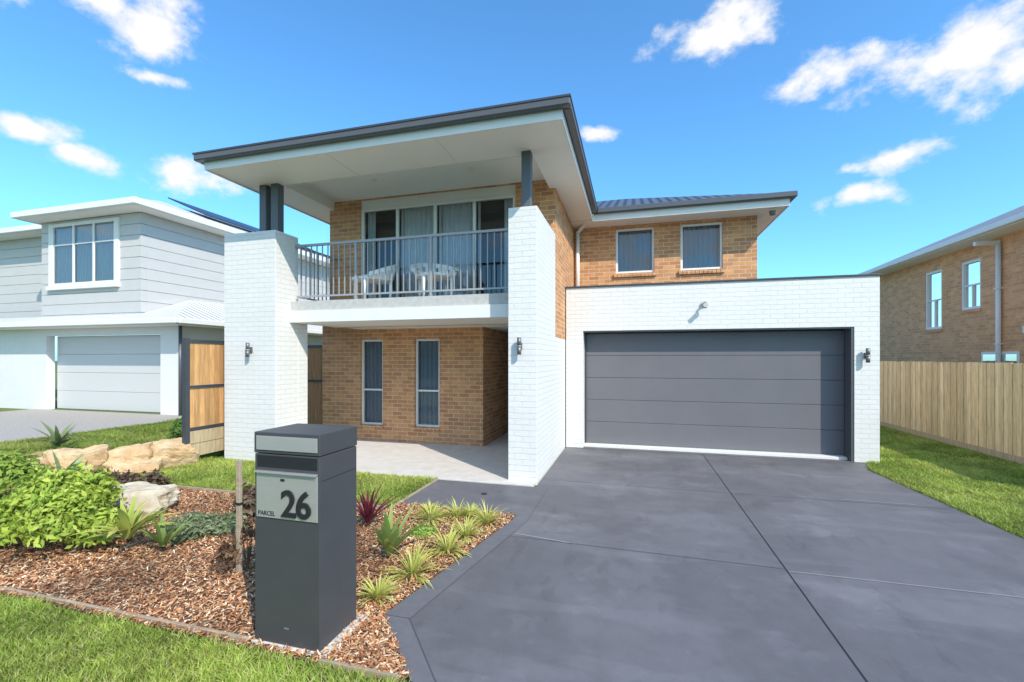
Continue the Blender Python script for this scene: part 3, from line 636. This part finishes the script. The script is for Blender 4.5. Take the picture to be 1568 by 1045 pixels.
shrub('dry_shrub',[(-3.32,3.0,.14,.12,.25),(-3.22,3.1,.3,.08,.22)],420,.03,(.16,.09,.05),(.34,.2,.12),7,twigs=34,outer=.3)
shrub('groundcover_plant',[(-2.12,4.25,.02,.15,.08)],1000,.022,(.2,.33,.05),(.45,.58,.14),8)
shrub('groundcover_plant',[(-6.2,4.0,.02,.25,.07),(-6.7,3.9,.02,.2,.06)],1200,.024,(.3,.42,.12),(.5,.62,.25),18)
shrub('hedge_plant',[(-8.0,6.3,B+.15,.2,.3),(-8.1,7.0,B+.15,.2,.3)],2200,.04,(.06,.12,.02),(.16,.28,.06),9)
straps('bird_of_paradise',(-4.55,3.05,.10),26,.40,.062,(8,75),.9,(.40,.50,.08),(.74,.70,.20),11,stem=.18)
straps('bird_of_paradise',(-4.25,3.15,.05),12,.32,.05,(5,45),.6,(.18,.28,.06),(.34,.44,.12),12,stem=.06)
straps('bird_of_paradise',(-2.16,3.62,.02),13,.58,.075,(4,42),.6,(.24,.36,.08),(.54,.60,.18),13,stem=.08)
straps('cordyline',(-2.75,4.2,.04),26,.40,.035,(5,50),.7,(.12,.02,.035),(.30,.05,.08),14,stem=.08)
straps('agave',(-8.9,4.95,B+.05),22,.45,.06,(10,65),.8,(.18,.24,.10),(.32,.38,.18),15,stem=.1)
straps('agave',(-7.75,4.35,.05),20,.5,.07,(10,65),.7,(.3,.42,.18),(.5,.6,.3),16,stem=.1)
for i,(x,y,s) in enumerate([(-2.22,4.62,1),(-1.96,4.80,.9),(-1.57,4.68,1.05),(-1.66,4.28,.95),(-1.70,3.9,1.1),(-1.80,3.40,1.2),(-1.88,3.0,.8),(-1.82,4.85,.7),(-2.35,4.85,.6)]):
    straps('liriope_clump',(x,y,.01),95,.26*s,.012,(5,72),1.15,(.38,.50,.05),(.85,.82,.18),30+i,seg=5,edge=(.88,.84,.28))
r=root('garden_stake'); box('stake',r,-3.27,-3.23,3.03,3.06,0,.98,M['edging'],.003); box('tie',r,-3.275,-3.225,3.025,3.065,.6,.62,M['black'])
# ================================================================ SKY
w=bpy.data.worlds.new('World'); S.world=w; w.use_nodes=True; nt=w.node_tree; nt.nodes.clear()
def wn(t,**k):
    n=nt.nodes.new(t)
    for a,b in k.items(): setattr(n,a,b)
    return n
sd=Vector((.581,-.484,.654)).normalized()
out=wn('ShaderNodeOutputWorld'); bg=wn('ShaderNodeBackground'); sky=wn('ShaderNodeTexSky',sky_type='NISHITA',sun_disc=False)
sky.sun_elevation=math.asin(sd.z); sky.sun_rotation=math.atan2(sd.x,sd.y); sky.air_density=1.0; sky.dust_density=.8; sky.ozone_density=2.0
hs=wn('ShaderNodeVectorMath',operation='MULTIPLY'); hs.inputs[1].default_value=(1.05,1.95,2.45); nt.links.new(sky.outputs[0],hs.inputs[0])
tc=wn('ShaderNodeTexCoord'); nrm=wn('ShaderNodeVectorMath',operation='NORMALIZE'); nt.links.new(tc.outputs['Generated'],nrm.inputs[0])
n1=wn('ShaderNodeTexNoise'); n1.inputs['Scale'].default_value=9; n1.inputs['Detail'].default_value=4
nt.links.new(nrm.outputs[0],n1.inputs['Vector'])
s1=wn('ShaderNodeVectorMath',operation='SUBTRACT'); s1.inputs[1].default_value=(.5,.5,.5); nt.links.new(n1.outputs['Color'],s1.inputs[0])
s2=wn('ShaderNodeVectorMath',operation='MULTIPLY_ADD'); s2.inputs[1].default_value=(.07,.07,.045); nt.links.new(s1.outputs[0],s2.inputs[0]); nt.links.new(nrm.outputs[0],s2.inputs[2])
clouds=[((-1.0424,.7516,.7485),.06,.05),((-1.10,.70,.80),.045,.04),((-1.3336,.6719,.528),.045,.02),((-1.1774,.7147,.4368),.045,.017),((-.9789,.769,.407),.075,.027),
((.1914,1.0892,.741),.09,.028),((.4538,1.1609,.653),.09,.026),((.7234,1.2347,.69),.12,.042),((-.0781,1.0154,.503),.04,.013),((.5816,1.1959,.4544),.055,.020),
((.4933,1.1718,.3588),.045,.019),((.477,1.167,.428),.025,.010),((-1.0356,.7535,.634),.035,.010),((.86,1.24,.66),.11,.045),((-1.38,.62,.82),.04,.02),
((-.3,-1,.6),.45,.18),((.9,-1,.5),.35,.13),((-.9,-.7,.4),.35,.14),((0,-.6,1),.35,.12),((.3,-1,.25),.4,.06)]  # clouds behind the camera, out of view, added as neutral white fill
prev=None
for c,a,b in clouds:
    v=Vector(c).normalized()
    d=wn('ShaderNodeVectorMath',operation='SUBTRACT'); d.inputs[1].default_value=v; nt.links.new(s2.outputs[0],d.inputs[0])
    e=wn('ShaderNodeVectorMath',operation='MULTIPLY'); e.inputs[1].default_value=(1/a,1/a,1/b); nt.links.new(d.outputs[0],e.inputs[0])
    f=wn('ShaderNodeVectorMath',operation='LENGTH'); nt.links.new(e.outputs[0],f.inputs[0])
    if prev is None: prev=f.outputs['Value']
    else:
        g=wn('ShaderNodeMath',operation='MINIMUM'); nt.links.new(prev,g.inputs[0]); nt.links.new(f.outputs['Value'],g.inputs[1]); prev=g.outputs[0]
n2=wn('ShaderNodeTexNoise'); n2.inputs['Scale'].default_value=16; n2.inputs['Detail'].default_value=10; n2.inputs['Roughness'].default_value=.6
mp=wn('ShaderNodeMapping'); mp.inputs['Scale'].default_value=(1,1,1.4); nt.links.new(nrm.outputs[0],mp.inputs[0]); nt.links.new(mp.outputs[0],n2.inputs['Vector'])
m1=wn('ShaderNodeMath',operation='MULTIPLY_ADD'); m1.inputs[1].default_value=3.0; nt.links.new(n2.outputs['Fac'],m1.inputs[0])
m0=wn('ShaderNodeMath',operation='MULTIPLY_ADD'); m0.inputs[1].default_value=-1; m0.inputs[2].default_value=1.1-1.5; nt.links.new(prev,m0.inputs[0]); nt.links.new(m0.outputs[0],m1.inputs[2])
mr=wn('ShaderNodeMapRange',interpolation_type='SMOOTHSTEP'); mr.inputs['From Min'].default_value=-.2; mr.inputs['From Max'].default_value=.85; nt.links.new(m1.outputs[0],mr.inputs['Value'])
mx=wn('ShaderNodeMix',data_type='RGBA'); nt.links.new(mr.outputs[0],mx.inputs[0]); nt.links.new(hs.outputs[0],mx.inputs[6]); mx.inputs[7].default_value=(7.9,7.85,7.8,1)
nt.links.new(mx.outputs[2],bg.inputs[0]); bg.inputs[1].default_value=.13; nt.links.new(bg.outputs[0],out.inputs[0])
sl=bpy.data.lights.new('sun','SUN'); sl.energy=4.95; sl.angle=math.radians(.5); sl.color=(1,.92,.80)
so=link(bpy.data.objects.new('sun',sl)); so.rotation_euler=sd.to_track_quat('Z','Y').to_euler(); so.location=(10,-10,20)
# ================================================================ CAMERA
cd=bpy.data.cameras.new('camera'); cd.sensor_width=36; cd.lens=680/1568*36; cd.shift_y=.0169; cd.clip_end=2000; cd.clip_start=.05
co=link(bpy.data.objects.new('camera',cd)); co.location=(0,0,1.85); co.rotation_euler=(math.pi/2,0,math.radians(15.3)); S.camera=co
